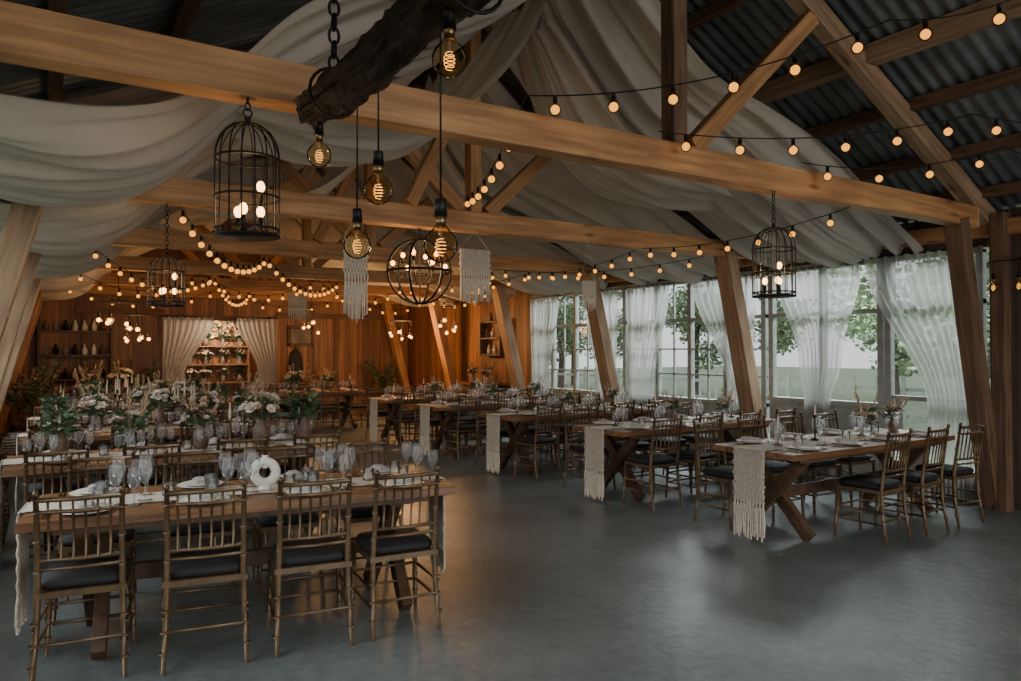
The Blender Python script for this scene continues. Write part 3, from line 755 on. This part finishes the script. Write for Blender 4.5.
for i in range(60): blossom(mb,(R(2.3,4.6),19.26,R(1.95,2.5)),R(.04,.07),random.choice([M_white,M_peach]),(0,-1,0))
mb.obj('foliage_garland')
l=bpy.data.lights.new('alcove_lamp','POINT'); l.energy=190; l.color=(1,.80,.55); l.shadow_soft_size=.15
o=bpy.data.objects.new('alcove_lamp',l); o.location=(3.42,18.3,2.35); COL.objects.link(o)
mb=MB(); x,y=4.95,17.1
mb.cyl((x,y,0.03),(x,y,1.75),.018,M_darkw,8)
for q in(0,1.57,3.14,4.71): mb.tube([(x,y,.15),(x+.2*math.cos(q),y+.2*math.sin(q),.02)],.014,6,M_darkw); mb.tube([(x,y,1.6),(x+.12*math.cos(q),y+.12*math.sin(q),1.68)],.01,6,M_darkw)
mb.lathe([(.06,1.62),(.13,1.52),(.17,1.2),(.16,.9),(.19,.62),(.17,.62)],(x,y,0),16,M_coat,sx=1.1,sy=.7)
mb.obj('coat_stand')
mb=MB(); mb.box((7.85,13.4,.45),(.45,1.0,.84),M_tleg); mb.box((7.84,13.4,.89),(.52,1.1,.05),M_tab)
for i in range(2): mb.box((7.61,13.16+.48*i,.45),(.03,.44,.7),M_tab); mb.sphere((7.585,13.3+.2*i,.5),.018,M_brass,8,6)
for a in(-.42,.42):
    for b in(-.18,.18): mb.box((7.85+b,13.4+a,.03),(.05,.05,.06),M_tleg)
mb.obj('sideboard'); flower(1,7.8,13.1,.916,.9); flower(2,7.8,13.7,.916,.9)
mb=MB()
for i in range(3): mb.box((8.07,13.3,1.5+.35*i),(.2,.8,.03),M_tleg)
for s in(-.4,.4): mb.box((8.07,13.3+s,1.85),(.2,.03,.75),M_tleg)
for i in range(9): mb.lathe([(.0005,0),(.04,0),(.045,.1),(.02,.15),(.015,.2),(.0005,.2)],(8.07,13.0+.08*i,1.517+.35*(i%3)),10,random.choice([M_glass,M_vaseb,M_ceram]))
mb.obj('wall_shelf')
mb=MB(); 
for z in(.5,1.0,1.5,2.0): mb.box((.55,YB-.2,z),(1.3,.3,.04),M_tleg)
for x in(-.1,1.2): mb.box((x,YB-.2,1.05),(.05,.3,2.1),M_tleg)
for i in range(21): mb.lathe([(.0005,0),(.05,0),(.055,.1),(.02,.17),(.018,.22),(.0005,.22)],(.02+.17*(i%7),YB-.2,.52+.5*(i//7)+.5),10,random.choice([M_vaseb,M_ceram,M_glass,M_iron]))
mb.obj('storage_shelf')
mb=MB()
for i in range(14):
    z=.02+i*.035; r=.14+.035*math.sin(pi*i/13); mb.ring((0,0,z),r,.012,M_wick,'z',20,6)
for i in range(12):
    q=2*pi*i/12; mb.tube([(.14*math.cos(q),.14*math.sin(q),.01),(.178*math.cos(q),.178*math.sin(q),.25),(.14*math.cos(q),.14*math.sin(q),.49)],.008,5,M_wick)
mb.lathe([(.0005,.02),(.10,.02),(.10,.55),(.096,.55)],(0,0,0),18,M_glass)
mb.cyl((0,0,.03),(0,0,.28),.04,M_wax,12)
wl=mb.mesh('wicker_lantern')
put(wl,'wicker_lantern',(-.42,7.3,0)); put(wl,'wicker_lantern',(-.5,9.75,0)); put(wl,'wicker_lantern',(-.3,11.4,0))

# ------------------------------------------------------------ outside
mb=MB(); 
mb.box((35,12,-.15),(53,80,.1),M_grass); mb.box((-16,8,-.15),(29.5,60,.1),M_grass); mb.box((4,-14,-.15),(11,20,.1),M_grass)
mb.obj('ground_lawn')
def tree(h,nl,r):
    mb=MB()
    mb.tube([(0,0,0),(.1,.05,h*.35),(-.05,.1,h*.7),(.05,0,h)],[.16,.12,.07,.02],8,M_bark2)
    br=[]
    for i in range(12):
        q=R(0,6.28); z=h*R(.25,.9); L=r*R(.5,1); e_=Vector((L*math.cos(q),L*math.sin(q),z+L*R(.1,.5)))
        mb.tube([(0,0.05,z),e_*.5+Vector((0,0,z*.5-.05)),e_],[.05,.03,.012],5,M_bark2); br.append((Vector((0,0,z)),e_))
    for i in range(nl):
        a,b=random.choice(br); f=R(.3,1.1); p=a+(b-a)*f+Vector((R(-1,1),R(-1,1),R(-1,1)))*.45
        leaf(mb,p,(R(-1,1),R(-1,1),R(-1,.4)),R(.12,.2),.05,M_eleaf)
    return mb.mesh('garden_tree')
T=[tree(5.5,3800,1.7),tree(4.2,3200,1.6)]
for i in range(10):
    put(T[i%2],'garden_tree',(18+R(0,7),5+2.9*i+R(-.6,.6),-.1),R(0,6),sc=R(.8,1.15))
for i in range(5): put(T[i%2],'garden_tree',(-9-R(0,3),2+4*i,-.1),R(0,6))
put(T[0],'garden_tree',(12.2,6.9,-.1),1.0,sc=.8)
mb=MB()
for i in range(60):
    y=2+.5*i; mb.box((13.5,y,.5),(.03,.08,1.2),M_frame)
for z in(.35,.85): mb.box((13.53,17,z),(.03,30,.07),M_frame)
mb.obj('garden_fence')
# ------------------------------------------------------------ light
def area(name,loc,target,sx,sy,e,c):
    l=bpy.data.lights.new(name,'AREA'); l.shape='RECTANGLE'; l.size=sx; l.size_y=sy; l.energy=e; l.color=c
    o=bpy.data.objects.new(name,l); o.location=loc; COL.objects.link(o)
    d=Vector(target)-Vector(loc); o.rotation_euler=d.to_track_quat('-Z','Y').to_euler(); return o
area('sky_light_right',(11.6,7.8,5.0),(6.5,7.8,.8),10,2.4,1900,(.90,.96,1))
area('sky_light_left',(-4.2,5.0,4.2),(1.0,5.0,1.0),13,3,1000,(.92,.96,1))
area('front_fill_light',(3.6,-6.0,2.6),(3.6,3,2.6),8,4.5,520,(1,.95,.88))  # added fill lamp behind the camera, brightens foreground and beam faces
w=bpy.data.worlds.new('overcast_sky'); SC.world=w; w.use_nodes=True; nt=w.node_tree; nt.nodes.clear()
o=N(nt,'ShaderNodeOutputWorld'); b=N(nt,'ShaderNodeBackground'); b.inputs[0].default_value=(.85,.89,.89,1); b.inputs[1].default_value=1.3
nt.links.new(b.outputs[0],o.inputs[0])
# ------------------------------------------------------------ camera
c=bpy.data.cameras.new('camera'); c.lens=36*728/1021; c.sensor_width=36; c.clip_end=300
co=bpy.data.objects.new('camera',c); COL.objects.link(co)
Mx=Matrix.Rotation(math.radians(-32.6),4,'Z')@Matrix.Rotation(math.radians(90.75),4,'X')@Matrix.Rotation(math.radians(-.1),4,'Z')
Mx.translation=(0,0,1.6); co.matrix_world=Mx; SC.camera=co
